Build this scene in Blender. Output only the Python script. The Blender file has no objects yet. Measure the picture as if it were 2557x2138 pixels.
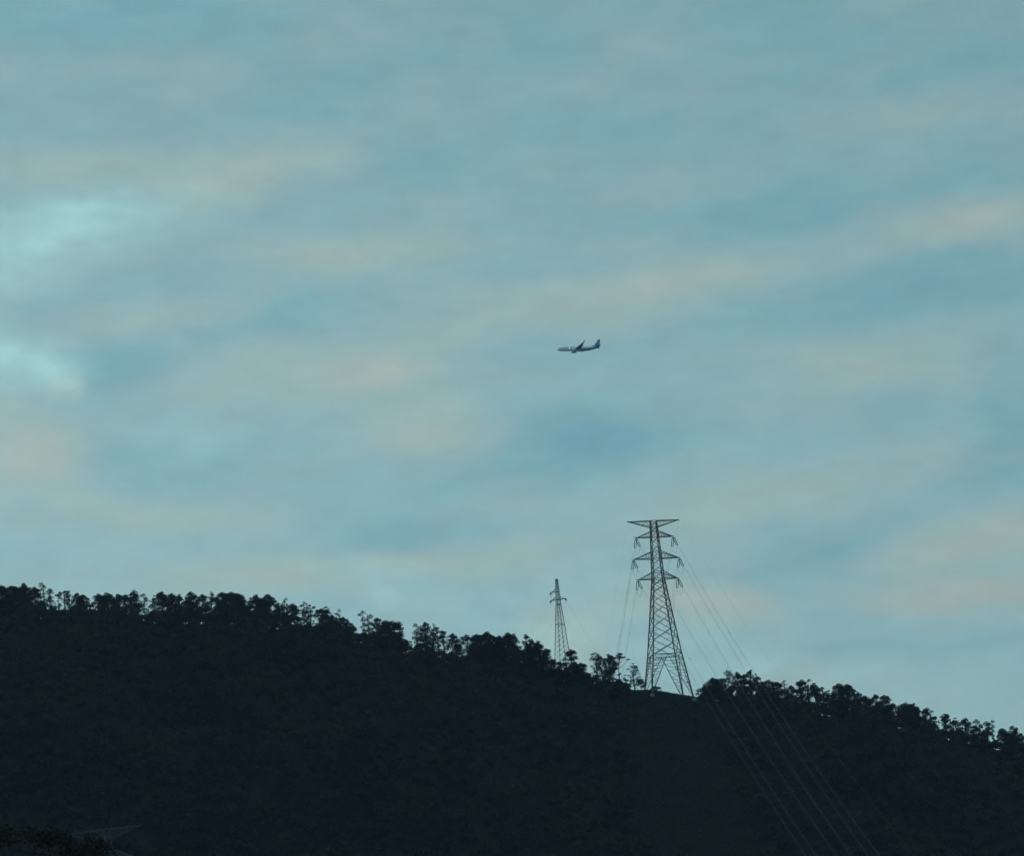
import bpy, math, random
import numpy as np
from mathutils import Vector, Matrix, Quaternion

random.seed(7)
rng = np.random.default_rng(7)
S = bpy.context.scene
col = S.collection
R_ = math.radians

# ------------------------------------------------------------------ camera
PW, PH = 2557.0, 2138.0                      # size of the photograph
HFOV, PITCH, ROLL = 20.0, 12.5, 4.2
CAM = Vector((0, 0, 2.0))
FP = PW / 2 / math.tan(R_(HFOV / 2))
_p, _r = R_(PITCH), R_(ROLL)
Fv = Vector((0, math.cos(_p), math.sin(_p)))
U0 = Vector((0, -math.sin(_p), math.cos(_p)))
X0 = Vector((1, 0, 0))
Rv = math.cos(_r) * X0 - math.sin(_r) * U0
Uv = math.cos(_r) * U0 + math.sin(_r) * X0
cam_d = bpy.data.cameras.new('camera')
cam = bpy.data.objects.new('camera', cam_d); col.objects.link(cam); S.camera = cam
cam_d.sensor_width = 36; cam_d.lens = 18 / math.tan(R_(HFOV / 2))
cam_d.clip_start = 0.5; cam_d.clip_end = 30000
M = Matrix((Rv, Uv, -Fv)).transposed().to_4x4(); M.translation = CAM
cam.matrix_world = M

def view_dir(px, py):
    return Fv + (px - PW / 2) / FP * Rv - (py - PH / 2) / FP * Uv
def at(px, py, Y):                            # where a sight line meets the upright plane at distance Y
    d = view_dir(px, py); return CAM + d * (Y / d.y)

# ------------------------------------------------------------------ sky and light
SUN_EL, SUN_AZ = 5.0, -35.0                   # low behind the hill, to the left
W = bpy.data.worlds.new('World'); S.world = W; W.use_nodes = True
nt = W.node_tree; nt.nodes.clear(); N = nt.nodes.new; L = nt.links.new
out = N('ShaderNodeOutputWorld'); bg = N('ShaderNodeBackground'); L(bg.outputs[0], out.inputs[0])
SKY_K = 0.1
bg.inputs[1].default_value = SKY_K
tc = N('ShaderNodeTexCoord')
def math_n(op, a, b=None, clamp=False):
    n = N('ShaderNodeMath'); n.operation = op; n.use_clamp = clamp
    for i, v in enumerate((a, b)):
        if v is None: continue
        if isinstance(v, (int, float)): n.inputs[i].default_value = v
        else: L(v, n.inputs[i])
    return n.outputs[0]
def vmath(op, a, b=None, s=None):
    n = N('ShaderNodeVectorMath'); n.operation = op
    for i, v in enumerate((a, b)):
        if v is None: continue
        if isinstance(v, (tuple, list, Vector)): n.inputs[i].default_value = tuple(v)
        else: L(v, n.inputs[i])
    if s is not None: n.inputs[3].default_value = s
    return n.outputs[0]
def noise(vec, scale, detail=3, rough=.5, color=False, off=(0, 0, 0), rot=(0, 0, 0), sc=(1, 1, 1)):
    m = N('ShaderNodeMapping'); L(vec, m.inputs[0])
    m.inputs['Location'].default_value = off; m.inputs['Rotation'].default_value = rot; m.inputs['Scale'].default_value = sc
    n = N('ShaderNodeTexNoise'); L(m.outputs[0], n.inputs['Vector'])
    n.inputs['Scale'].default_value = scale; n.inputs['Detail'].default_value = detail; n.inputs['Roughness'].default_value = rough
    return n.outputs['Color'] if color else n.outputs['Fac']
def mix(fac, a, b):
    n = N('ShaderNodeMix'); n.data_type = 'RGBA'
    if isinstance(fac, (int, float)): n.inputs[0].default_value = fac
    else: L(fac, n.inputs[0])
    for i, v in ((6, a), (7, b)):
        if isinstance(v, tuple): n.inputs[i].default_value = (*v, 1)
        else: L(v, n.inputs[i])
    return n.outputs[2]
def maprange(v, a, b, c, d, smooth=False):
    n = N('ShaderNodeMapRange'); L(v, n.inputs[0])
    if smooth: n.interpolation_type = 'SMOOTHSTEP'
    for i, x in enumerate((a, b, c, d)): n.inputs[i + 1].default_value = x
    return n.outputs[0]

D = tc.outputs['Generated']                   # view direction
tilt = R_(-8)
w1 = noise(D, 16, 4, .55, True, (3, 1, 2), (0, tilt, 0), (1, 1, 2.2))
w1 = vmath('SUBTRACT', w1, (.5, .5, .5))
w1 = vmath('MULTIPLY', w1, (.048, 0, .018))
DW = vmath('ADD', D, w1)
w2 = noise(D, 95, 3, .6, True, (7, 4, 1), (0, tilt, 0), (1, 1, 1.9))
w2 = vmath('SUBTRACT', w2, (.5, .5, .5))
w2 = vmath('MULTIPLY', w2, (.008, 0, .005))
DW = vmath('ADD', DW, w2)

def blobs(lst):
    tot = None
    for (x, y, rx, ry, ang, w) in lst:
        k = PW / 2100
        d = view_dir(x * k, y * k).normalized()
        m = N('ShaderNodeMapping'); m.vector_type = 'TEXTURE'
        L(DW, m.inputs[0])
        m.inputs['Location'].default_value = d
        m.inputs['Rotation'].default_value = (0, -R_(ang - ROLL), 0)
        m.inputs['Scale'].default_value = (rx * 1.35 * k / FP, .5, ry * 1.55 * k / FP)
        g = N('ShaderNodeTexGradient'); g.gradient_type = 'SPHERICAL'; L(m.outputs[0], g.inputs[0])
        v = maprange(g.outputs['Fac'], 0, 1, 0, w, True)
        tot = v if tot is None else math_n('ADD', tot, v)
    return tot
BRIGHT = [(40,500,360,85,12,.75),(230,455,190,50,16,.4),(30,735,170,70,-15,.95),(110,775,80,38,-20,.45),
 (790,1190,130,45,0,.35),(805,1218,55,24,0,.45),(1565,1368,110,36,8,.45),(1170,1310,110,60,0,.5),(400,905,120,50,0,.25),
 (1790,1390,170,40,4,.28),(1400,1340,170,70,0,.3),(150,1130,200,40,0,.15),(980,1250,200,60,0,.3),(1240,1240,90,90,0,.2)]
CREAM = [(60,930,190,80,-20,.75),(140,803,55,26,10,.65),(430,395,130,45,8,.5),(200,352,300,50,5,.35),(700,525,230,45,5,.55),
 (330,650,260,45,9,.35),(690,770,330,75,6,.5),(775,785,120,38,5,.45),(890,885,150,60,4,.6),(1290,605,240,60,12,.45),(1030,655,230,60,10,.35),
 (1500,545,260,40,7,.38),(1980,458,300,42,1,.62),(1850,225,280,50,10,.3),(2040,1110,220,55,8,.8),(1190,1300,130,60,0,.85),
 (1450,1247,170,45,-4,.9),(1980,1225,260,42,0,.85),(470,1190,260,42,0,.55),(300,1060,300,40,3,.35),(1000,1140,300,45,3,.4),
 (1600,1005,380,60,10,.45),(1760,765,260,60,5,.4),(600,320,260,50,8,.3),(1590,1395,150,35,6,.3),(820,1150,130,25,0,.3),(1360,80,200,40,0,.15)]
BLUE = [(200,35,480,60,4,.8),(680,190,290,60,4,.6),(850,330,250,55,-6,.6),(1230,262,230,45,0,.35),(230,770,200,50,4,.85),
 (520,655,260,42,12,.7),(470,560,200,55,6,.35),(1240,880,260,60,4,.8),(1080,955,260,52,8,.75),(1460,440,250,50,5,.65),
 (1720,450,260,45,8,.45),(1900,590,360,62,8,.85),(2000,150,260,80,10,.6),(2060,330,200,70,5,.5),(850,1090,240,45,4,.6),
 (390,955,250,50,6,.5),(1660,1130,260,55,10,.65),(1930,970,250,60,5,.35),(2070,870,110,150,0,.6),(1880,1330,300,34,3,.35),
 (1050,90,350,50,0,.4),(1250,700,330,50,8,.25),(1560,60,300,60,0,.35),(1750,860,300,50,8,.3),(420,1180,80,20,0,.2),(1100,430,300,45,6,.2)]
nz1 = noise(D, 12, 3, .5, False, (1, 5, 9), (0, tilt, 0), (1, 1, 3.2))
nz2 = noise(D, 26, 3, .5, False, (4, 2, 6), (0, tilt * 1.3, 0), (1, 1, 3.0))
nz3 = noise(D, 60, 4, .55, False, (8, 1, 3), (0, tilt, 0), (1, 1, 2.4))
sep = N('ShaderNodeSeparateXYZ'); L(D, sep.inputs[0])
# grey-teal cloud sheet, paler towards the horizon
elev = maprange(sep.outputs['Z'], .06, .40, 0, 1)
sheet = mix(elev, (.352, .612, .610), (.212, .392, .436))
blue_f = math_n('ADD', math_n('MULTIPLY', blobs(BLUE), .85), maprange(nz1, .45, .8, 0, .35))
sheet = mix(math_n('MINIMUM', blue_f, .9), sheet, (.178, .418, .490))
cream_f = math_n('ADD', math_n('MULTIPLY', blobs(CREAM), .88), maprange(nz2, .45, .8, 0, .24))
sheet = mix(math_n('MINIMUM', cream_f, .85), sheet, (.480, .545, .470))
br = blobs(BRIGHT)
br = math_n('MULTIPLY', br, maprange(nz3, .3, .65, .75, 1.1))
sheet = mix(math_n('MINIMUM', math_n('MULTIPLY', br, .95), .95), sheet, (.40, .70, .695))
nz4 = noise(D, 210, 4, .6, False, (2, 8, 3), (0, tilt, 0), (1, 1, 2.2))
fine = math_n('MULTIPLY', maprange(nz3, .3, .7, .955, 1.045), maprange(nz4, .3, .7, .985, 1.015))
sheet = vmath('SCALE', sheet, None); sheet.node.inputs[3].default_value = 1; L(fine, sheet.node.inputs[3])
dull = maprange(sep.outputs['X'], -.2, .3, 1.04, .90)
sheet = vmath('SCALE', sheet, None); L(dull, sheet.node.inputs[3])
sheet = vmath('SCALE', sheet, None, 1 / SKY_K)
sky = N('ShaderNodeTexSky'); sky.sky_type = 'NISHITA'; sky.sun_disc = False
sky.sun_elevation = R_(SUN_EL); sky.sun_rotation = R_(SUN_AZ)
L(mix(.95, sky.outputs[0], sheet), bg.inputs[0])

sd = bpy.data.lights.new('sun', 'SUN'); sd.energy = .3; sd.angle = R_(20); sd.color = (1, .9, .8)
sun = bpy.data.objects.new('sun', sd); col.objects.link(sun)
sv = Vector((math.sin(R_(SUN_AZ)) * math.cos(R_(SUN_EL)), math.cos(R_(SUN_AZ)) * math.cos(R_(SUN_EL)), math.sin(R_(SUN_EL))))
sun.rotation_mode = 'QUATERNION'; sun.rotation_quaternion = sv.to_track_quat('Z', 'Y')
S.view_settings.view_transform = 'Standard'; S.view_settings.look = 'None'
S.view_settings.exposure = 0; S.view_settings.gamma = 1; S.view_settings.use_curve_mapping = False
S.render.engine = 'CYCLES'
S.cycles.max_bounces = 5; S.cycles.volume_bounces = 1; S.cycles.transparent_max_bounces = 8
S.cycles.use_denoising = True

# ------------------------------------------------------------------ helpers
def mat(name, base, rough=.7, metal=0, var=None, spec=.3, vscale=.2):
    m = bpy.data.materials.new(name); m.use_nodes = True
    n = m.node_tree; b = n.nodes['Principled BSDF']
    b.inputs['Roughness'].default_value = rough; b.inputs['Metallic'].default_value = metal
    b.inputs['Specular IOR Level'].default_value = spec
    b.inputs['Base Color'].default_value = (*base, 1)
    if var:
        t = n.nodes.new('ShaderNodeNewGeometry'); z = n.nodes.new('ShaderNodeTexNoise')
        z.inputs['Scale'].default_value = vscale; z.inputs['Detail'].default_value = 5; z.inputs['Roughness'].default_value = .65
        n.links.new(t.outputs['Position'], z.inputs['Vector'])
        r = n.nodes.new('ShaderNodeValToRGB'); n.links.new(z.outputs['Fac'], r.inputs[0])
        r.color_ramp.elements[0].position = .35; r.color_ramp.elements[0].color = (*base, 1)
        r.color_ramp.elements[1].position = .68; r.color_ramp.elements[1].color = (*var, 1)
        n.links.new(r.outputs[0], b.inputs['Base Color'])
    return m
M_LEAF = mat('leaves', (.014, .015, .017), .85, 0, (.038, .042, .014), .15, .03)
M_LEAF2 = mat('pale_leaves', (.024, .028, .026), .85, 0, (.034, .040, .028), .15, .3)
M_BARK = mat('bark', (.05, .045, .035), .9, 0, (.09, .08, .065), .1, 3)
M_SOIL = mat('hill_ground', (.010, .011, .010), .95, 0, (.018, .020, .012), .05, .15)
M_STEEL = mat('galvanised_steel', (.042, .05, .055), .6, .1, (.065, .075, .08), .4, .5)
M_WIRE = mat('aluminium_wire', (.15, .16, .17), .5, .1, None, .5)
M_GLASS = mat('insulator_glass', (.10, .16, .16), .2, 0, None, .6)
M_CONC = mat('concrete', (.10, .10, .095), .85, 0, (.3, .29, .27), .2, 2)
M_WHITE = mat('white_paint', (.74, .80, .82), .3, 0, (.70, .76, .80), .5, .4)
M_BLUE = mat('blue_paint', (.05, .22, .37), .3, 0, (.045, .20, .35), .5, .4)
M_LBLUE = mat('light_blue_paint', (.12, .30, .48), .3, 0, None, .5)
M_GREY = mat('grey_metal', (.14, .21, .28), .35, .3, None, .5)
M_DARK = mat('dark_glass', (.02, .03, .04), .15, 0, None, .6)
M_GLINT = bpy.data.materials.new('glint_glow'); M_GLINT.use_nodes = True
_b = M_GLINT.node_tree.nodes['Principled BSDF']; _b.inputs['Emission Color'].default_value = (1, .93, .85, 1); _b.inputs['Emission Strength'].default_value = 2.2  # emission imitates a glint on the airliner's hull, not a lamp

def mesh_np(name, V, Fq, m):
    me = bpy.data.meshes.new(name); V = np.asarray(V, np.float32); Fq = np.asarray(Fq, np.int32)
    me.vertices.add(len(V)); me.vertices.foreach_set('co', V.ravel())
    k = Fq.shape[1]
    me.loops.add(Fq.size); me.loops.foreach_set('vertex_index', Fq.ravel())
    me.polygons.add(len(Fq)); me.polygons.foreach_set('loop_start', np.arange(0, Fq.size, k, dtype=np.int32))
    me.update(calc_edges=True); me.materials.append(m); return me
def link(name, data, parent=None, **kw):
    o = bpy.data.objects.new(name, data); col.objects.link(o)
    if parent: o.parent = parent
    for k, v in kw.items(): o[k] = v
    return o
class MB:                                     # collects polygons of one piece
    def __init__(s): s.v, s.f = [], []
    def add(s, V, Fc):
        b = len(s.v); s.v += [tuple(x) for x in V]; s.f += [tuple(b + i for i in f) for f in Fc]
    def bar(s, p, q, w):
        p, q = Vector(p), Vector(q); z = (q - p).normalized()
        a = z.cross(Vector((0, 0, 1)) if abs(z.z) < .9 else Vector((1, 0, 0))).normalized() * w / 2; b = z.cross(a)
        s.add([c + i * a + j * b for c in (p, q) for i, j in ((-1, -1), (1, -1), (1, 1), (-1, 1))],
              [(0, 1, 5, 4), (1, 2, 6, 5), (2, 3, 7, 6), (3, 0, 4, 7), (3, 2, 1, 0), (4, 5, 6, 7)])
    def tube(s, pts, rad, n=5):
        rings = []
        for i, p in enumerate(pts):
            p = Vector(p); t = (Vector(pts[min(i + 1, len(pts) - 1)]) - Vector(pts[max(i - 1, 0)])).normalized()
            a = t.cross(Vector((0, 0, 1)) if abs(t.z) < .95 else Vector((1, 0, 0))).normalized(); b = t.cross(a)
            r = rad[i] if hasattr(rad, '__len__') else rad
            rings.append([p + r * (math.cos(k * 6.28318 / n) * a + math.sin(k * 6.28318 / n) * b) for k in range(n)])
        s.rings(rings)
    def rings(s, rings, caps=True):
        n = len(rings[0]); V = [v for r in rings for v in r]
        Fc = [(i * n + k, i * n + (k + 1) % n, (i + 1) * n + (k + 1) % n, (i + 1) * n + k) for i in range(len(rings) - 1) for k in range(n)]
        if caps: Fc += [tuple(reversed(range(n))), tuple((len(rings) - 1) * n + k for k in range(n))]
        s.add(V, Fc)
    def build(s, name, m, parent=None, smooth=False, **kw):
        me = bpy.data.meshes.new(name); me.from_pydata([tuple(v) for v in s.v], [], s.f); me.materials.append(m)
        if smooth: me.polygons.foreach_set('use_smooth', [True] * len(me.polygons))
        me.update(); return link(name, me, parent, **kw)
_u = MB(); _u.bar((0, 0, 0), (0, 0, 1), 1)
UNIT = {}
def unit(m, nm):
    if (m.name, nm) not in UNIT:
        me = bpy.data.meshes.new(nm)
        # angle iron: an L section, closed at both ends
        t = .22; P = [(-.5, -.5), (.5, -.5), (.5, -.5 + t), (-.5 + t, -.5 + t), (-.5 + t, .5), (-.5, .5)]
        V = [(x, y, z) for z in (0, 1) for x, y in P]
        Fc = [(i, (i + 1) % 6, 6 + (i + 1) % 6, 6 + i) for i in range(6)] + [(5, 4, 3, 0), (3, 2, 1, 0), (6, 9, 10, 11), (6, 7, 8, 9)]
        me.from_pydata(V, [], Fc); me.materials.append(m); UNIT[(m.name, nm)] = me
    return UNIT[(m.name, nm)]
def bar_obj(name, p, q, w, m, parent):
    o = link(name, unit(m, name), parent)
    p, q = Vector(p), Vector(q); d = q - p
    o.matrix_local = Matrix.Translation(p) @ d.to_track_quat('Z', 'Y').to_matrix().to_4x4() @ Matrix.Diagonal((w, w, d.length, 1))
    return o
def copy_tree(o, parent=None):
    c = o.copy(); col.objects.link(c); c.parent = parent
    for ch in list(o.children): copy_tree(ch, c)
    return c

# ------------------------------------------------------------------ terrain
RPX = [(0,1530),(240,1540),(400,1547),(616,1549),(750,1570),(900,1594),(985,1617),(1070,1634),(1225,1668),(1280,1674),(1395,1691),
       (1500,1709),(1540,1713),(1600,1723),(1650,1728),(1700,1738),(1760,1745),(1815,1749),(1950,1762),(2013,1771),(2120,1787),
       (2238,1808),(2375,1842),(2480,1862),(2557,1880)]
def Yr(x): return 990 + 7 * math.sin((x - 46) / 55)
_rx, _rz = [], []
for px, py in RPX:
    a = at(px, py, 990); a = at(px, py, Yr(a.x)); _rx.append(a.x); _rz.append(a.z)
_rx = [-5000, -2500, -900, -420, -260] + _rx + [260, 420, 900, 2500, 5000]
_rz = [-40, 20, 150, 176, 168] + _rz + [_rz[-1] - 12, _rz[-1] - 30, 40, 10, -40]
RX, RZ = np.array(_rx), np.array(_rz)
def smax(a, b, k): return .5 * (a + b + np.sqrt((a - b) ** 2 + k * k))
def terrain(x, y):
    x = np.asarray(x, float); y = np.asarray(y, float)
    zr = np.interp(x, RX, RZ) - 1.7 * (1 - np.exp(-((x - 48) / 15.0) ** 4)); d = 990 + 7 * np.sin((x - 46) / 55) - y
    rd = np.sqrt(d * d + 16) - 4
    z = zr - np.where(d > 0, .60, .38) * rd
    near = np.clip((np.abs(d) - 3) / 20, 0, 1)
    z = z + near * (1.3 * np.sin(x / 17 + y / 31) * np.sin(y / 23 - x / 47) + 1.0 * np.sin(x / 7.3 + 1) * np.sin(y / 9.1))
    z = smax(z, -135.0 + 0 * x, 14)
    cs = np.where(y < 150, -.04 * y, -6 - .5 * (y - 150))
    z = smax(z, np.where(y < -200, 8 + 0 * y, cs), 6)
    sp = np.hypot(x + 82, y - 590); z = smax(z, -11 - .5 * np.maximum(sp - 12, 0), 1)
    return z
def tz(x, y): return float(terrain(x, y))
xs = np.unique(np.concatenate([np.linspace(-5000, -600, 23), np.linspace(-600, -260, 18), np.arange(-260, 261, 3.0), np.linspace(260, 600, 18), np.linspace(600, 5000, 23)]))
ys = np.unique(np.concatenate([np.linspace(-5000, -100, 14), np.arange(-100, 840, 14.0), np.arange(840, 1050, 2.5), np.arange(1050, 1600, 20.0), np.linspace(1600, 5000, 18)]))
GX, GY = np.meshgrid(xs, ys); GZ = terrain(GX, GY)
nx, ny = len(xs), len(ys)
idx = np.arange(nx * ny).reshape(ny, nx)
Fq = np.stack([idx[:-1, :-1], idx[:-1, 1:], idx[1:, 1:], idx[1:, :-1]], -1).reshape(-1, 4)
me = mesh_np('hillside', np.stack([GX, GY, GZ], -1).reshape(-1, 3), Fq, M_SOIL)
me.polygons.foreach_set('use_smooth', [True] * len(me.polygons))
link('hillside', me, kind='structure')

# ------------------------------------------------------------------ foliage
def leaf_quads(C, Nrm, size):
    """one small rhombic leaf clump per centre"""
    n = len(C)
    a = rng.normal(size=(n, 3)); a -= (a * Nrm).sum(1, keepdims=True) * Nrm; a /= np.linalg.norm(a, axis=1, keepdims=True) + 1e-9
    b = np.cross(Nrm, a)
    s = size[:, None]
    V = np.stack([C - a * s, C - b * s * .62, C + a * s, C + b * s * .62], 1) + 0
    V[:, 1] += Nrm * s * .25; V[:, 3] += Nrm * s * .2
    return V.reshape(-1, 3)
def lobe_leaves(lobes, dens, size):
    Cs, Ns, Ss = [], [], []
    for (cx, cy, cz, r, fl) in lobes:
        n = max(6, int(dens * 12.6 * r * r))
        d = rng.normal(size=(n, 3)); d /= np.linalg.norm(d, axis=1, keepdims=True)
        d[:, 2] = np.where(d[:, 2] < -.35, -d[:, 2], d[:, 2])
        rr = r * (rng.uniform(.4, 1.22, n) ** .8)[:, None]
        Cs.append(np.array([cx, cy, cz]) + d * rr * np.array([1, 1, fl]))
        nn = d + rng.normal(size=(n, 3)) * .7; Ns.append(nn / np.linalg.norm(nn, axis=1, keepdims=True))
        Ss.append(rng.uniform(.6, 1.3, n) * size)
    return leaf_quads(np.concatenate(Cs), np.concatenate(Ns), np.concatenate(Ss))
def quads_mesh(name, V, m):
    return mesh_np(name, V, np.arange(len(V)).reshape(-1, 4), m)

def tree_parts(H, Wd, typ):
    """lobes of the crown and the trunk's limbs for a tree H tall and Wd wide, by habit"""
    lob = []; limbs = []
    lean = random.uniform(-.05, .05) * H
    def top_of(u): return (lean * u * u, 0.0)
    if typ in 'dn':                            # dense, round topped
        lo = .06; n = int(16 + Wd * H / 1.8)
        for i in range(n):
            u = random.uniform(lo, .93)
            w = Wd / 2 * (1 - max(0, (u - .3) / .7) ** 2.3) ** .65
            th = random.uniform(0, 6.28); q = w * random.uniform(.15, .88) ** .7
            r = (random.uniform(.13, .2) * min(Wd, H) + .22) * (1.1 - .45 * u)
            lob.append((lean * u + q * math.cos(th), q * math.sin(th), min(u * H, H - r * .85 - .16 * H * (q / (Wd / 2))), r, random.uniform(.75, 1.05)))
        r = .1 * min(Wd, H) + .12
        lob.append((lean, 0, H - r * .85, r, .85))
    elif typ == 'a':                           # airy, tiers with gaps
        n = int(18 + Wd * H / 2.2)
        for i in range(n):
            u = random.uniform(.12, .95); th = random.uniform(0, 6.28)
            q = Wd / 2 * random.uniform(.25, .95) * (1.15 - u * .55)
            r = random.uniform(.4, .85)
            lob.append((lean * u + q * math.cos(th), q * math.sin(th) * .8, min(u * H, H - r * .8), r, random.uniform(.7, 1.0)))
        lob.append((lean, 0, H - .4, .55, .8))
    elif typ == 't':                           # tall thin with tufts
        u = 1.0; side = random.choice((-1, 1))
        while u > .15:
            r = random.uniform(.55, .9) * Wd / 2.6
            lob.append((lean * u + side * Wd * random.uniform(.02, .26), random.uniform(-.3, .3), u * H - r * .8, r, 1.0)); side = -side
            u -= random.uniform(.06, .12)
    elif typ == 'm':                           # bare stem, umbrella crown
        n = 13
        for i in range(n):
            th = random.uniform(0, 6.28); q = Wd / 2 * random.uniform(.1, .85); r = random.uniform(.5, .85)
            u = .93 - .22 * (q / (Wd / 2)) ** 2 + random.uniform(-.08, .02)
            lob.append((q * math.cos(th) + lean, q * math.sin(th), u * H - r * .3, r, .65))
        for i in range(7):
            lob.append((random.uniform(-.45, .45) * Wd, random.uniform(-.3, .3), random.uniform(.08, .42) * H, random.uniform(.4, .7), .7))
    elif typ == 'b':                           # low bush dome
        n = int(8 + Wd * 1.5)
        for i in range(n):
            th = random.uniform(0, 6.28); q = Wd / 2 * random.uniform(0, .8); r = random.uniform(.4, .75)
            u = math.sqrt(max(0, 1 - (q / (Wd / 2)) ** 2)) * random.uniform(.4, .95)
            lob.append((q * math.cos(th), q * math.sin(th), max(r * .5, u * H - r * .5), r, .8))
    # limbs reach every lobe from the stem
    for (cx, cy, cz, r, f) in lob:
        b = max(.12, cz / H - random.uniform(.12, .3)); limbs.append(((lean * b * b, 0, b * H), (cx, cy, cz)))
    return lob, limbs, lean
DENS = dict(d=11, n=11, a=9.5, t=11, m=11, b=10)
def make_tree(name, loc, H, Wd, typ, label, category, group, leaf=.22, dens=None, m=None):
    root = link(name, None); root.location = loc
    root['label'] = label; root['category'] = category
    if group: root['group'] = group
    lob, limbs, lean = tree_parts(H, Wd, typ)
    V = lobe_leaves(lob, dens or DENS[typ], leaf)
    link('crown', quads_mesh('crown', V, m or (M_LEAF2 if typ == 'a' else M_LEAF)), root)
    t = MB(); r0 = .035 * H ** .8 * (.75 if typ in 'tam' else 1)
    t.tube([(lean * u * u + .1 * math.sin(u * 9), .06 * math.sin(u * 7), u * H) for u in (-.05, .15, .35, .55, .75, .9)], [r0 * k for k in (1.25, 1, .85, .65, .4, .18)], 6)
    for p, q in limbs:
        p, q = Vector(p), Vector(q); c = (p + q) / 2 + Vector((0, 0, -.08 * (q - p).length))
        t.tube([p, c, q], [r0 * .42, r0 * .28, r0 * .12], 4)
    t.build('trunk', M_BARK, root)
    return root

# trees standing on the ridge: (x, top y, crown width) in photo pixels, habit
GROVES = [
 ('the clump at the left edge', [(6,1462,40,'d'),(27,1463,42,'d'),(44,1468,34,'d'),(62,1456,34,'d'),(88,1466,34,'d'),(110,1457,18,'t'),(125,1470,22,'a'),(145,1488,34,'b'),(160,1466,32,'m'),(174,1480,26,'a')]),
 ('the row after the left edge clump', [(190,1482,28,'d'),(209,1485,30,'d'),(225,1502,24,'b'),(244,1483,30,'d'),(268,1480,34,'d'),(285,1500,26,'d'),(297,1484,32,'d'),(314,1485,28,'d'),(335,1474,28,'n')]),
 ('the row ending at the widest crown', [(360,1483,24,'a'),(386,1487,26,'a'),(405,1478,34,'d'),(427,1482,32,'d'),(448,1484,28,'d'),(462,1500,28,'d'),(479,1477,30,'n'),(503,1485,30,'d'),(526,1479,24,'a'),(553,1480,40,'d'),(581,1479,52,'d'),(603,1497,28,'d')]),
 ('the clump after the first gap', [(636,1485,34,'n'),(655,1500,26,'d'),(671,1484,38,'d'),(695,1506,26,'d'),(709,1502,20,'n'),(714,1495,12,'t')]),
 ('the gappy clump with airy crowns', [(733,1507,30,'d'),(757,1503,30,'a'),(774,1511,26,'a'),(802,1520,36,'d'),(816,1515,22,'a'),(829,1537,24,'d'),(842,1532,24,'n'),(848,1523,10,'t'),(857,1541,26,'d'),(870,1554,26,'d'),(881,1565,22,'d')]),
 ('the group with two bare stems', [(895,1578,24,'b'),(905,1527,14,'t'),(919,1537,20,'t'),(930,1567,26,'b'),(943,1543,24,'d'),(960,1550,34,'d'),(975,1551,38,'d'),(994,1553,24,'d'),(1001,1590,24,'b'),(1016,1598,30,'b')]),
 ('the uneven group after the dip', [(1038,1559,22,'t'),(1061,1554,26,'n'),(1079,1559,24,'a'),(1092,1568,26,'a'),(1106,1575,26,'a'),(1127,1582,26,'d')]),
 ('the clump left of the small pylon', [(1148,1591,22,'a'),(1165,1582,24,'m'),(1193,1584,46,'d'),(1213,1578,40,'d'),(1229,1588,36,'d'),(1246,1587,30,'d'),(1268,1580,40,'d'),(1284,1583,30,'d'),(1309,1585,28,'d'),(1326,1595,34,'d'),(1345,1601,34,'d'),(1360,1620,28,'d')]),
 ('the group below the small pylon', [(1383,1647,16,'a'),(1398,1653,34,'d'),(1424,1622,30,'d'),(1438,1660,30,'d'),(1448,1656,30,'d'),(1467,1679,24,'b')]),
 ('the group between the two pylons', [(1488,1630,26,'a'),(1501,1641,30,'a'),(1516,1634,30,'n'),(1541,1629,42,'m'),(1563,1694,36,'b'),(1579,1657,30,'a'),(1600,1698,24,'a')]),
 ('the clump right of the large pylon', [(1762,1714,34,'d'),(1781,1693,38,'d'),(1800,1694,36,'d'),(1817,1677,24,'t'),(1828,1712,26,'d'),(1841,1679,26,'d'),(1856,1684,28,'d'),(1870,1674,24,'n'),(1889,1683,22,'n'),(1906,1703,30,'d')]),
 ('the row midway to the right slope', [(1922,1698,30,'d'),(1939,1704,30,'d'),(1956,1700,26,'a'),(1972,1712,30,'d'),(1998,1698,32,'d'),(2014,1698,16,'t'),(2033,1706,32,'d'),(2054,1716,20,'n'),(2068,1725,26,'d')]),
 ('the clump midway down the right slope', [(2090,1707,36,'d'),(2111,1709,34,'d'),(2133,1726,26,'d'),(2150,1732,30,'d'),(2165,1742,26,'d'),(2187,1735,34,'d'),(2205,1736,32,'d'),(2226,1757,28,'d')]),
 ('the broad clump past the notch', [(2261,1755,38,'d'),(2278,1757,34,'d'),(2291,1772,24,'d'),(2308,1770,24,'d'),(2321,1770,18,'t'),(2332,1790,26,'a')]),
 ('the spaced row at far right', [(2359,1783,28,'n'),(2385,1793,20,'n'),(2408,1794,28,'d'),(2435,1797,24,'n'),(2461,1802,22,'n'),(2477,1801,14,'t')]),
 ('the clump at the right edge', [(2503,1820,28,'d'),(2518,1830,26,'d'),(2531,1813,28,'d'),(2550,1832,22,'d')]),
]
ADJ = dict(d='dense round', n='dark narrow', a='airy', t='thin tufted', m='umbrella shaped', b='low')
ORD = ['leftmost', 'second', 'third', 'fourth', 'fifth', 'sixth', 'seventh', 'eighth', 'ninth', 'tenth', 'eleventh', 'twelfth']
M_PX = 990 / FP / math.cos(_p)                 # metres to a photo pixel on the ridge
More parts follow.
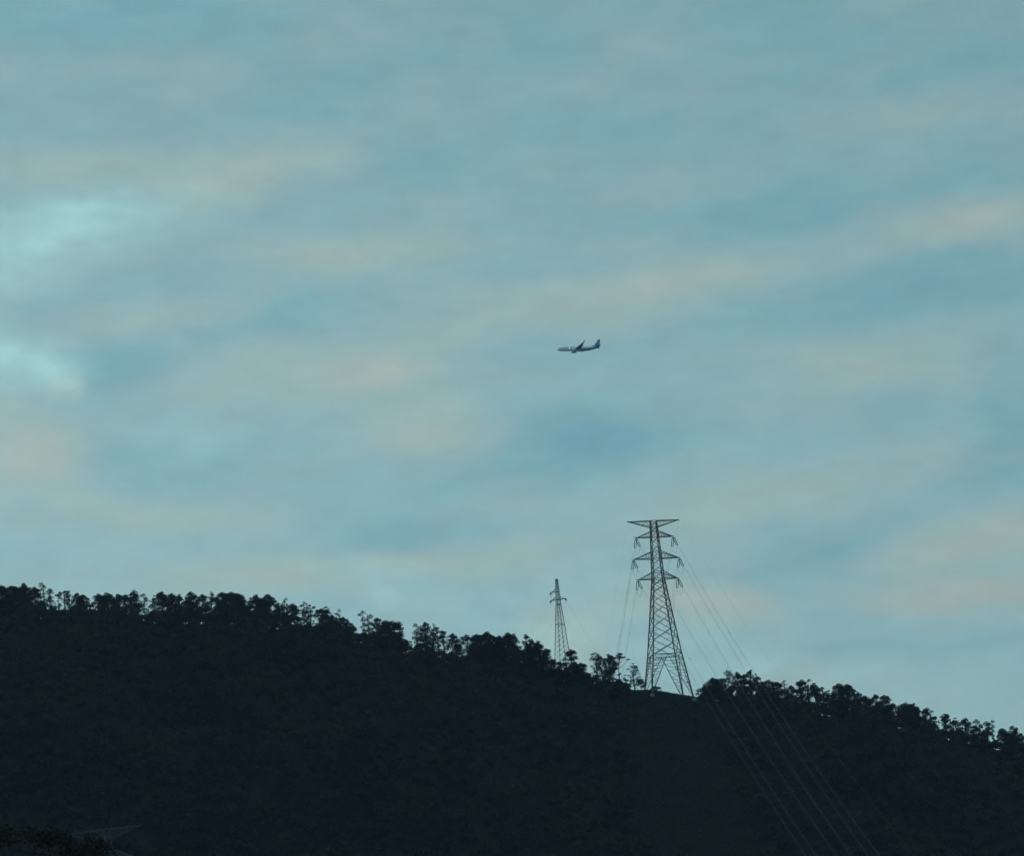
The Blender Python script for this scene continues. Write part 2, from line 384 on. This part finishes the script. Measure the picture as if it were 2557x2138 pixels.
for gname, trees in GROVES:
    for i, (px, py, w, typ) in enumerate(trees):
        a = at(px, py, 990); Y = Yr(a.x) + random.uniform(-4, 5)
        if typ in 'tma': Y = Yr(a.x) + random.uniform(-1, 3)
        a = at(px, py, Y); zb = tz(a.x, Y)
        H = max(1.2, a.z - zb)
        n = len(trees)
        o = 'rightmost' if i == n - 1 else (ORD[i] if i == 0 else ORD[i] + ' from left')
        what = 'bush' if typ == 'b' else 'tree'
        adj = ADJ[typ]
        lab = f"{adj} {what}, {o} in {gname}"
        if len(lab.split()) > 16: lab = lab.replace('bare-stemmed umbrella-crowned', 'umbrella-crowned')
        make_tree('ridge_' + what, (a.x, Y, zb), H, w * M_PX * (1.42 if typ in 'dn' else 1.3), typ, lab, what, 'trees along the hill ridge', leaf=.175 if typ != 'a' else .15)
# two dark shrubs beside the large pylon's left feet
for px, py, w, lab in ((1634, 1712, 30, 'small spreading shrub between the left feet of the large pylon'), (1750, 1737, 20, 'tiny shrub just right of the large pylon on the bare crest')):
    a = at(px, py, 986); zb = tz(a.x, 986)
    make_tree('shrub', (a.x, 986, zb), max(.8, a.z - zb), w * M_PX, 'b', lab, 'shrub', None, leaf=.17)

# the wood that covers the slope: one mass
pts = []
xs_ = np.arange(-245, 250, 3.7); ys_ = np.arange(806, 1004, 4.4)
for y in ys_:
    for x in xs_:
        X = x + random.uniform(-1.7, 1.7); Yv = y + random.uniform(-2, 2)
        dr = Yr(X) - Yv
        bare = 35 < X < 60 and dr < 13 and random.random() < .72
        if bare or (33 < X < 64 and dr < 22 and random.random() < .4): continue
        
        pts.append((X, Yv, dr))
        if -7 < dr < 6 and not bare: pts.append((X + random.uniform(-1.9, 1.9), Yv + random.uniform(-1.5, 1.5), dr))
lob = []
for (X, Yv, dr) in pts:
    z = tz(X, Yv); h = random.uniform(2.0, 5.2) if dr > 8 else (random.uniform(2.0, 4.6) if X < 22 or X > 75 else random.uniform(1.8, 3.6))
    if 32 < X < 63: h = min(h, random.uniform(.6, 1.5) + max(dr, 0) * .1)
    k = 4
    for j in range(k):
        r = random.uniform(.8, 1.5) * (.55 + h * .11) if not 32 < X < 63 else random.uniform(.35, .6)
        lob.append((X + random.uniform(-1.2, 1.2), Yv + random.uniform(-1.2, 1.2), z + max(r * .3, h * random.uniform(.35, 1) - r * .6), r, .8))
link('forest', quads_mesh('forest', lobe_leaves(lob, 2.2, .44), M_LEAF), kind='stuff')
# low scrub and grass on the cleared crest
n = 9000; gx = rng.uniform(25, 85, n); gy = rng.uniform(955, 996, n); gz = terrain(gx, gy)
hh = rng.uniform(.08, .4, n) * (.5 + .5 * np.sin(gx / 2.1) * np.sin(gy / 3)); nrm = np.tile([0, -1.0, .2], (n, 1)) + rng.normal(size=(n, 3)) * .5; nrm /= np.linalg.norm(nrm, axis=1, keepdims=True)
link('grass', quads_mesh('grass', leaf_quads(np.stack([gx, gy, gz + hh * .4], 1), nrm, hh), M_SOIL), kind='stuff')

# dark treetops close by at the lower left
for i, (px, py, Y, w, lab) in enumerate(((18, 2062, 118, 5.2, 'nearest black leafy treetop in the bottom left corner'), (128, 2068, 112, 4.6, 'second dark treetop right of the corner one, at the bottom edge'), (232, 2088, 108, 4.8, 'lowest dark treetop in front of the half hidden pylon'))):
    a = at(px, py, Y); zb = tz(a.x, Y); H = a.z - zb
    root = link('foreground_tree', None); root.location = (a.x, Y, zb)
    root['label'] = lab; root['category'] = 'tree'; root['group'] = 'dark treetops at the lower left'
    lob = []; t = MB(); r0 = .2
    for j in range(46):
        u = random.uniform(.45, .97); th = random.uniform(0, 6.28)
        q = w / 2 * random.uniform(.2, 1) * (1 - ((u - .45) / .55) ** 2.2 * .75); r = random.uniform(.35, .7)
        lob.append((q * math.cos(th), q * math.sin(th), min(u * H, H - r * .5), r, .8))
        b = max(.25, u - .2); t.tube([(0, 0, b * H), (q * .5 * math.cos(th), q * .5 * math.sin(th), (b + u) / 2 * H - .2), lob[-1][:3]], [.07, .045, .015], 5)
    lob.append((0, 0, H - .35, .4, 1))
    link('crown', quads_mesh('crown', lobe_leaves(lob, 34, .075), M_LEAF), root)
    t.tube([(0, 0, -.5), (.1, 0, H * .3), (-.1, .1, H * .6), (0, 0, H * .95)], [.24, .2, .13, .03], 8)
    t.build('trunk', M_BARK, root)

# ------------------------------------------------------------------ large pylon
TB = at(1667, 1730, 990); YAW = R_(10); HK = 1.022
Ax = Vector((math.cos(YAW), math.sin(YAW), 0))
HW = [(0, 6.8), (12.4, 4.95), (38.6, 1.85), (58.6, 1.0)]
def hw(h): return float(np.interp(h, [a for a, b in HW], [b for a, b in HW])) if h >= 0 else 6.8 - h * (6.8 - 4.95) / 12.4
ARMS = [('L', 38.6, 41.0, 7.1), ('L', 45.6, 48.0, 8.1), ('L', 53.0, 55.0, 6.6), ('T', 58.6, 56.4, 9.1)]
def make_pylon(name, feet, loc, yaw):
    root = link(name, None); root.location = loc; root.rotation_euler.z = yaw
    K = HK
    def P(sx, sy, h): w = hw(h); return Vector((sx * w, sy * w, h * K))
    c4 = [(-1, -1), (1, -1), (1, 1), (-1, 1)]
    for (sx, sy), fz in zip(c4, feet):
        wz = fz / K; lg = MB(); pts = [P(sx, sy, wz), P(sx, sy, 12.4), P(sx, sy, 38.6), P(sx, sy, 58.6)]
        for a, b, w in zip(pts, pts[1:], (.38, .34, .28)): lg.bar(a, b, w)
        lg.build('leg', M_STEEL, root)
        f = MB(); p = P(sx, sy, wz)
        f.rings([[p + Vector((x * s, y * s, z)) for x, y in c4] for z, s in ((-1.2, .8), (.15, .7), (.5, .35))]); f.build('footing', M_CONC, root)
    lv = [12.4, 17.3, 22.0, 26.4, 30.4, 34.0, 36.5, 38.6, 41.0, 43.4, 45.6, 48.0, 50.6, 53.0, 55.0, 56.4, 58.6]
    small = MB()
    for fi in range(4):
        a, b = c4[fi], c4[(fi + 1) % 4]
        for h0, h1 in zip(lv, lv[1:]):
            w = .19 if h0 < 38 else .15
            bar_obj('brace', P(*a, h0), P(*b, h1), w, M_STEEL, root); bar_obj('brace', P(*b, h0), P(*a, h1), w, M_STEEL, root)
            if h0 < 34:                        # secondary members from leg to diagonal
                for (p, q) in ((a, b), (b, a)):
                    m0 = P(*p, h0).lerp(P(*q, h1), .25); m1 = P(*p, h0 + .35 * (h1 - h0)); small.bar(m0, m1, .08)
                    m0 = P(*q, h0).lerp(P(*p, h1), .75); m1 = P(*p, h0 + .65 * (h1 - h0)); small.bar(m0, m1, .08)
        for h in (12.4, 38.6, 41.0, 45.6, 48.0, 53.0, 55.0, 56.4, 58.6):
            bar_obj('strut', P(*a, h), P(*b, h), .2 if h == 12.4 else .15, M_STEEL, root)
        # splayed base: two trusses meeting under the middle of the belt
        top = (P(*a, 12.4) + P(*b, 12.4)) / 2
        for (s, o_) in ((a, b), (b, a)):
            i = c4.index(s); foot = P(*s, feet[i] / K * .96)
            bar_obj('brace', top, foot, .19, M_STEEL, root)
            for k in range(1, 7):
                u0, u1 = k / 7, (k - .5) / 7
                leg0 = P(*s, 12.4).lerp(foot, u0); vb0 = top.lerp(foot, u0); leg1 = P(*s, 12.4).lerp(foot, u1)
                vbp = top.lerp(foot, max(0, (k - 1) / 7))
                if k <= 3: bar_obj('strut', leg0, vb0, .12, M_STEEL, root)
                else: small.bar(leg0, vb0, .1)
                small.bar(leg0, vbp, .1)
                if k < 6: small.bar(leg1, vbp.lerp(vb0, .5), .07)
    q = [P(*c, 12.4) for c in c4]
    for i in range(4): bar_obj('strut', (q[i] + q[(i + 1) % 4]) / 2, (q[(i + 1) % 4] + q[(i + 2) % 4]) / 2, .12, M_STEEL, root)
    small.build('small_bracing', M_STEEL, root, kind='stuff')
    for dx, hz_ in ((-.55, 2.3), (.35, 2.5)):
        w2 = hw(2.4); pb = Vector((w2 + dx - .25, -w2 - .22, hz_ * K)); b = MB(); b.rings([[pb + Vector((x, y, z)) for x, y in ((-.26, -.02), (.26, -.02), (.26, .02), (-.26, .02))] for z in (-.24, .24)]); b.build('warning_sign', M_GREY, root)
    # step bolts and climbing rungs on one leg are too fine to see; the crossarms:
    tips = {}
    for kind, hb, ht, ln in ARMS:
        for sx in (-1, 1):
            tip = Vector((sx * ln, 0, hb * K)); arm = MB()
            arm.bar(tip + Vector((-sx * .5, -.16, 0)), tip + Vector((sx * .15, -.16, 0)), .26)
            arm.bar(tip + Vector((-sx * .5, .16, .003)), tip + Vector((sx * .15, .16, .003)), .26)
            ao = arm.build('crossarm', M_STEEL, root)
            lac = MB()
            for sy in (-1, 1):
                tt = tip + Vector((-sx * .3, sy * .16, 0)); b0 = P(sx, sy, hb); t0 = P(sx, sy, ht)
                bar_obj('chord', b0, tt, .22, M_STEEL, ao); bar_obj('chord', t0, tt, .22, M_STEEL, ao)
                for k in range(5):
                    lac.bar(b0.lerp(tt, k / 5.5), t0.lerp(tt, (k + .8) / 5.5), .07); lac.bar(t0.lerp(tt, (k + .8) / 5.5), b0.lerp(tt, (k + 1) / 5.5), .06)
            for k in range(6):
                for e in (hb, ht):
                    a0, a1 = P(sx, -1, e), P(sx, 1, e)
                    lac.bar(a0.lerp(tip, k / 6.5), a1.lerp(tip, (k + 1) / 6.5), .07)
            lac.build('lacing', M_STEEL, ao, kind='stuff')
            if kind == 'L' and sx < 0 and hb != 45.6:      # short outrigger past the left tip
                bar_obj('chord', tip + Vector((.3, -.3, .1)), tip + Vector((-.95, -.9, .05)), .15, M_STEEL, ao)
                bar_obj('chord', tip + Vector((-.3, .3, .35)), tip + Vector((-.95, -.9, .05)), .1, M_STEEL, ao)
            tips[(round(hb), sx)] = tip
    return root, tips

Lm = Matrix.Translation(TB) @ Matrix.Rotation(YAW, 4, 'Z')
feet = []
for sx, sy in ((-1, -1), (1, -1), (1, 1), (-1, 1)):
    w = Lm @ Vector((sx * 6.8, sy * 6.8, 0)); feet.append(tz(w.x, w.y) - TB.z)
big, tips = make_pylon('lattice_pylon', feet, TB, YAW)
big['label'] = 'large lattice power pylon with four crossarms on the bare crest'; big['category'] = 'pylon'

# insulator strings, jumpers and wires of the large pylon
_s = MB(); prof = []
for k in range(20):
    prof += [(.05, k / 20), (.155, (k + .35) / 20), (.06, (k + .6) / 20)]
_s.rings([[Vector((r * math.cos(a), r * math.sin(a), z)) for a in [j * 1.0472 for j in range(6)]] for r, z in prof])
STR = bpy.data.meshes.new('insulator_string'); STR.from_pydata([tuple(v) for v in _s.v], [], _s.f); STR.materials.append(M_GLASS)
def insulator_set(root, tip_w, d, length, gap=.62):
    """double string from a crossarm tip along direction d (world), ends at the conductor clamp"""
    inv = (Matrix.Translation(root.location) @ Matrix.Rotation(root.rotation_euler.z, 4, 'Z')).inverted()
    p = inv @ tip_w; dl = (inv.to_3x3() @ d).normalized(); side = dl.cross(Vector((0, 0, 1))).normalized() * gap / 2
    a = p + dl * .55; b = p + dl * (length - .5); e = p + dl * length
    y = MB(); y.bar(p, a, .07); y.bar(a - side * 1.15, a + side * 1.15, .11); y.bar(b - side * 1.15, b + side * 1.15, .11); y.bar(b, e, .08)
    yo = y.build('insulator_set', M_STEEL, root)
    for s in (-1, 1):
        o = link('insulator_string', STR, yo); v = b - a
        o.matrix_local = Matrix.Translation(a + s * side) @ v.to_track_quat('Z', 'Y').to_matrix().to_4x4() @ Matrix.Diagonal((.95, .95, v.length, 1))
    return tip_w + d.normalized() * length
def catenary(Pa, Q, sag, n=90):
    return [Pa.lerp(Q, u) - Vector((0, 0, sag * 4 * u * (1 - u))) for u in [i / n for i in range(n + 1)]]
def power_line(pts, label, group, rad=.02, twin=.42, spacer=28, name='power_line'):
    root = link(name, None); root.location = pts[0]; root['label'] = label; root['category'] = 'power line'; root['group'] = group
    o0 = Vector(pts[0]); loc = [Vector(p) - o0 for p in pts]
    h = (loc[-1] - loc[0]).normalized(); sd_ = h.cross(Vector((0, 0, 1))).normalized()
    offs = (-twin / 2, twin / 2) if twin else (0,)
    for s in offs:
        t = MB(); t.tube([p + sd_ * s for p in loc], rad, 5); t.build('conductor', M_WIRE, root)
    if twin:
        acc = 0
        for a, b in zip(loc, loc[1:]):
            acc += (b - a).length
            if acc > spacer:
                acc = 0; t = MB(); t.bar(b - sd_ * (twin / 2 + .05), b + sd_ * (twin / 2 + .05), .12); t.build('spacer', M_WIRE, root)
    return root
def tower_lines(end, sag, s_arm, s_v, axis, word, group):
    E_ = TB + Vector(end); res = {}
    for (h, sx), tp in tips.items():
        pw = Lm @ tp; ground = h == 59
        hh_ = {39: 38.6, 46: 45.6, 53: 53.0, 59: 58.6}[h]; a_ = abs(tp.x) * sx
        Q = E_ + axis * a_ * s_arm + Vector((0, 0, 45.6 + (hh_ - 45.6) * s_v))
        pts = catenary(pw, Q, sag * (.8 if ground else 1), 110)
        side_w = 'left' if sx < 0 else 'right'; arm_w = {39: 'lowest', 46: 'middle', 53: 'upper', 59: 'topmost'}[h]
        if ground:
            power_line(pts, f"thin earth wire from the {side_w} end of the topmost arm, {word}", group + ' earth wires', .013, 0, name='earth_wire')
        else:
            d0 = pts[1] - pts[0]
            e = insulator_set(big, pw + Vector((0, 0, -.15)), d0.normalized() + Vector((0, 0, -.13)), 5.6); res[(h, sx)] = e
            L0 = (Q - pw).length; u = 5.6 / L0
            pts = [e] + [p for i, p in enumerate(pts) if i / 110 > u * 1.05]
            power_line(pts, f"twin wire from {arm_w} insulator arm, {side_w} end, {word}", group)
    return res
_dir = Vector((110.9, -452.8, 0)).normalized()
fr = tower_lines((110.9, -452.84, -259.94), 28.8, .7211, .816, Vector((-_dir.y, _dir.x, 0)), 'running to lower right', 'power lines crossing the slope')
bk = tower_lines((-53.3, 520.9, -126.6), 23.6, .951, 1.157, Vector((math.cos(-.048), math.sin(-.048), 0)), 'running down behind the ridge', 'power lines behind the ridge')
inv = Lm.inverted()
for k in fr:
    a, b = inv @ fr[k], inv @ bk[k]; t = MB()
    t.tube([a.lerp(b, u) - Vector((0, 0, 2.3 * 4 * u * (1 - u))) - Vector((0, 0, .1)) for u in [i / 14 for i in range(15)]], .035, 5)
    t.build('jumper_loop', M_WIRE, big)

# ------------------------------------------------------------------ the pylon half hidden at the lower left
T3 = copy_tree(big)
T3.name = 'lattice_pylon.001'
ctr = at(257, 2074, 590); T3.location = (ctr.x, 590, ctr.z - 58.6 * HK); T3.rotation_euler.z = R_(-27)
T3['label'] = 'faint grey pylon top half hidden behind the dark corner treetops'; T3['category'] = 'pylon'

# ------------------------------------------------------------------ small pylon
SB = at(1402, 1690, 997); top2 = at(1390, 1447, 997); SH = top2.z - tz(SB.x, 997); SBz = tz(SB.x, 997)
SYAW = R_(-27)
sp = link('small_pylon', None); sp.location = (SB.x + .86, 997, SBz); sp.rotation_euler.z = SYAW
sp['label'] = 'small slender lattice pylon with short arms rising behind the ridge trees'; sp['category'] = 'pylon'
def shw(h): return float(np.interp(SH - h, [0, 7.1, 9, 16, 27.9, 40], [.30, .60, .66, 1.2, 1.98, 2.8]))
def SP(sx, sy, h): w = shw(h); return Vector((sx * w, sy * w, h))
c4 = [(-1, -1), (1, -1), (1, 1), (-1, 1)]
for sx, sy in c4:
    lg = MB(); hs = [-.5, SH - 27.9, SH - 16, SH - 9, SH]
    for a, b in zip(hs, hs[1:]): lg.bar(SP(sx, sy, a), SP(sx, sy, b), .15)
    lg.build('leg', M_STEEL, sp)
lv = [0]; st = 2.3
while lv[-1] + st < SH: lv.append(lv[-1] + st); st = max(.8, st * .965)
lv.append(SH)
for fi in range(4):
    a, b = c4[fi], c4[(fi + 1) % 4]
    for i, (h0, h1) in enumerate(zip(lv, lv[1:])):
        bar_obj('brace', SP(*a, h0), SP(*b, h1), .07, M_STEEL, sp)
        bar_obj('brace', SP(*b, h0), SP(*a, h1), .055, M_STEEL, sp)
    for h in (SH - 4.4, SH - 7.2, SH - 8.9, SH - 16, SH): bar_obj('strut', SP(*a, h), SP(*b, h), .14, M_STEEL, sp)
stips = {}
for nm, h, sxs, ln in (('u', SH - 4.4, (-1,), 2.7), ('l', SH - 7.2, (-1, 1), 2.95)):
    for sx in sxs:
        tip = Vector((sx * ln, 0, h)); arm = MB(); arm.bar(tip - Vector((sx * .3, 0, 0)), tip + Vector((sx * .1, 0, 0)), .2)
        ao = arm.build('crossarm', M_STEEL, sp)
        for sy in (-1, 1):
            bar_obj('chord', SP(sx, sy, h), tip - Vector((sx * .2, 0, 0)), .2, M_STEEL, ao)
            bar_obj('chord', SP(sx, sy, h + 1.1), tip - Vector((sx * .2, 0, 0)), .13, M_STEEL, ao)
        stips[(nm, sx)] = tip
SM = Matrix.Translation(sp.location) @ Matrix.Rotation(SYAW, 4, 'Z')
for (nm, sx), tp in stips.items():
    w = SM @ tp; ends = []
    for side, Epx, word in ((1, (1640, 1840), 'sloping right'), (-1, (1180, 1790), 'sloping left')):
        E0 = at(Epx[0], Epx[1], 1190) + Vector((sx * 2.2, sx * -1.2, 2.4 if nm == 'u' else 0))
        pts = catenary(w, E0, 4.5, 60); d0 = pts[1] - pts[0]
        e = insulator_set(sp, w + Vector((0, 0, -.1)), d0, 1.6, .2); ends.append(e)
        pts = [e] + pts[2:]
        aw = 'upper left arm' if nm == 'u' else ('lower left arm' if sx < 0 else 'lower right arm')
        power_line(pts, f"faint wire from {aw} of the small pylon, {word}", 'wires of the small pylon', .013, 0)
    iv = SM.inverted(); a, b = iv @ ends[0], iv @ ends[1]; t = MB()
    t.tube([a.lerp(b, u) - Vector((0, 0, 1.2 * 4 * u * (1 - u) + .05)) for u in [i / 10 for i in range(11)]], .03, 4); t.build('jumper_loop', M_WIRE, sp)

# ------------------------------------------------------------------ airliner
pl = link('airliner', None); pl['label'] = 'twin-engined jet airliner with a blue tail flying left above the hill'; pl['category'] = 'airplane'
nose = CAM + view_dir(1391, 873.6) * 2627
# built nose at the origin, tail along +x, left wing towards -y (the camera), up +z
def lathe(xr, n=28, m=M_WHITE, name='fuselage', parent=pl, yc=0):
    b = MB(); b.rings([[Vector((x, yc + ry * math.cos(a), zc + rz * math.sin(a))) for a in [k * 6.28318 / n for k in range(n)]] for x, ry, rz, zc in xr])
    return b.build(name, m, parent, True)
R0 = 1.9
sta = [(0, .05, .05, -.62), (.25, .36, .38, -.58), (.8, .72, .74, -.48), (1.6, 1.08, 1.1, -.36), (2.4, 1.36, 1.42, -.2), (3.2, 1.6, 1.68, -.08), (4.6, 1.82, 1.9, 0), (6, 1.88, 1.98, 0),
       (26, 1.88, 1.98, 0), (28.5, 1.82, 1.88, .1), (31, 1.62, 1.62, .36), (33.5, 1.28, 1.28, .68), (36, .82, .86, 1.06), (37.6, .45, .52, 1.34), (38.5, .2, .26, 1.5)]
def fsec(x): return [float(np.interp(x, [s[0] for s in sta], [s[i] for s in sta])) for i in (1, 2, 3)]
fus = lathe(sta)
# blue lower rear of the hull, a band of paint a little proud of the skin
bnd = MB(); rr = []
for x in [16, 18, 20, 22, 24, 26, 28.5, 31, 33.5, 36, 37.6, 38.4]:
    ry, rz, zc = fsec(x); u = min(1, (x - 16) / 21); a1 = -.15 + 1.9 * max(0, (x - 29) / 9.4) ** 1.6; a0 = -math.pi / 2 * 1
    ang = [(-math.pi - a1) + (math.pi + 2 * a1) * k / 16 for k in range(17)] if a1 < 1.5 else [(-math.pi - 1.5) + (math.pi + 3) * k / 16 for k in range(17)]
    rr.append([Vector((x, (ry + .02) * math.cos(a), zc + (rz + .02) * math.sin(a))) for a in ang])
V = [v for r in rr for v in r]; bnd.add(V, [(i * 17 + k, i * 17 + k + 1, (i + 1) * 17 + k + 1, (i + 1) * 17 + k) for i in range(len(rr) - 1) for k in range(16)])
bnd.build('livery_band', M_BLUE, pl, True)
def wing(name, secs, m, thick=.12):
    """sections: (x of leading edge, y, z, chord, t, up vector)"""
    b = MB(); rings = []
    for (x, y, z, c, t, up) in secs:
        up = Vector(up).normalized(); prof_ = [(0, 0), (.06, .035), (.2, .06), (.45, .062), (.75, .032), (1, .003), (1, -.003), (.75, -.02), (.45, -.045), (.2, -.05), (.06, -.03)]
        rings.append([Vector((x + u * c, y, z)) + up * (v * c * t) for u, v in prof_])
    b.rings(rings); return b.build(name, m, pl, True)
for s in (-1, 1):
    zz = (0, 0, 1)
    wing('wing', [(14.2, s * 1.3, -1.35, 8.2, 1.1, zz), (16.9, s * 5.8, -.72, 5.0, 1, zz), (21.6, s * 14.6, .95, 2.2, .9, zz), (22.2, s * 15.9, 1.25, 1.75, .9, zz)], M_GREY)
    wing('winglet', [(22.2, s * 15.9, 1.25, 1.75, .9, (0, -s * .3, 1)), (22.9, s * 16.5, 1.53, 1.45, .8, (0, -s * .8, .6)), (23.6, s * 16.85, 2.1, 1.15, .8, (0, -s, .3)), (24.9, s * 17.15, 3.7, .55, .8, (0, -s, .1))], M_BLUE)
    wing('tailplane', [(34.2, s * .6, 1.1, 3.9, .9, zz), (38.3, s * 7.1, 1.85, 1.35, .8, zz)], M_GREY)
    eng = lathe([(13.0, .82, .82, 0), (13.05, .98, .98, 0), (13.5, 1.05, 1.05, 0), (14.6, 1.08, 1.08, 0), (15.9, .95, .95, 0), (16.9, .68, .68, 0), (17.6, .42, .42, .02)], 20, M_WHITE, 'engine', pl)
    eng.location = (0, s * 4.83, -1.78)
    f = MB(); f.rings([[Vector((x, r * math.cos(a), r * math.sin(a))) for a in [k * 6.28318 / 16 for k in range(16)]] for x, r in ((12.99, .78), (12.97, .1))]); f.build('fan', M_DARK, eng)
    py = MB(); py.rings([[Vector((x, s * 4.83 + y, z)) for y, z in ((-.14, z0), (.14, z0), (.14, z1), (-.14, z1))] for x, z0, z1 in ((14.0, -1.0, -.75), (16.5, -1.2, -.75), (18.4, -1.15, -.9))]); py.build('engine_pylon', M_GREY, pl)
    for yy, xx in ((6.9, 20.3), (10.2, 21.8), (3.2, 20.6)):
        ff = lathe([(xx, .05, .05, 0), (xx + .6, .15, .2, 0), (xx + 1.8, .13, .18, 0), (xx + 2.7, .03, .03, .05)], 10, M_GREY, 'flap_fairing', pl)
        ff.location = (0, s * yy, -1.3 + yy * .14)
fin = MB(); rings = []
for x, z, c in ((32.4, 1.6, 6.0), (33.6, 2.9, 4.9), (37.5, 8.5, 1.7)):
    rings.append([Vector((x + u * c, v * c, z)) for u, v in ((0, 0), (.1, .035), (.4, .05), (1, .003), (1, -.003), (.4, -.05), (.1, -.035))])
fin.rings(rings); fin.build('tail_fin', M_BLUE, pl, True)
dr_ = MB(); dr_.rings([[Vector((x + u * c, v, z)) for u, v in ((0, 0), (.4, .12), (1, .14), (1, -.14), (.4, -.12))] for x, z, c in ((29.0, 1.85, 4.6), (31.0, 2.35, 2.6), (32.9, 3.0, .9))]); dr_.build('dorsal_fin', M_BLUE, pl)
for s in (-1, 1):
    e = MB(); e.rings([[Vector((37.0 + .55 * math.cos(a), s * d, 4.3 + .75 * math.sin(a))) for a in [k * 6.28318 / 14 for k in range(14)]] for d in (.1, .26)]); e.build('tail_emblem', M_LBLUE, pl)
lathe([(14.5, .5, .2, -1.75), (15.8, 1.6, .55, -1.75), (20.5, 1.7, .62, -1.72), (23.6, .7, .3, -1.7), (24.4, .1, .05, -1.7)], 18, M_WHITE, 'belly_fairing', pl)
wn = MB()
for s in (-1, 1):
    for k in range(58):
        x = 6.2 + k * .49; ry, rz, zc = fsec(x); z = .45; y = s * (ry * math.sqrt(1 - ((z - zc) / rz) ** 2) + .01)
        wn.add([(x, y, z - .17), (x + .24, y, z - .17), (x + .24, y * .995, z + .17), (x, y * .995, z + .17)], [(0, 1, 2, 3)])
wn.build('windows', M_DARK, pl, kind='stuff')
for s in (-1, 1):
    for x0, x1 in ((1.75, 2.25), (2.3, 2.8), (2.85, 3.3)):
        b = MB(); v = []
        for x, z in ((x0, .42), (x1, .45), (x1, .85), (x0 + .1, .78)):
            ry, rz, zc = fsec(x); v.append((x, s * (ry * math.sqrt(max(.03, 1 - ((z - zc) / rz) ** 2)) + .03), z + .02))
        b.add(v, [(0, 1, 2, 3)]); b.build('cockpit_window', M_DARK, pl)
lt = MB(); lt.rings([[Vector((11.2 + .32 * math.sin(t) * math.cos(a), -1.84 - .25 * math.cos(t), .02 + .32 * math.sin(t) * math.sin(a))) for a in [k * 6.28318 / 10 for k in range(10)]] for t in (.05, .6, 1.1, 1.5)]); lt.build('hull_glint', M_GLINT, pl)  # glowing cap added to imitate a bright glint on the hull side
pl.rotation_euler = (0, R_(3.4), 0)            # nose slightly raised
pl.location = nose - pl.rotation_euler.to_matrix() @ Vector((0, 0, -.62))

# ------------------------------------------------------------------ air between camera and hill
HZ = 6.5e-5
hm = bpy.data.materials.new('haze'); hm.use_nodes = True; hm.node_tree.nodes.clear()
ho = hm.node_tree.nodes.new('ShaderNodeOutputMaterial'); hv = hm.node_tree.nodes.new('ShaderNodeVolumePrincipled')
hv.inputs['Color'].default_value = (.56, .64, 1, 1); hv.inputs['Density'].default_value = HZ
hm.node_tree.links.new(hv.outputs[0], ho.inputs['Volume'])
hb = MB(); hb.rings([[Vector((x, y, z)) for x, y in ((-5100, -5100), (5100, -5100), (5100, 5100), (-5100, 5100))] for z in (-150, 720)])
h_o = hb.build('haze', hm, None, kind='stuff')
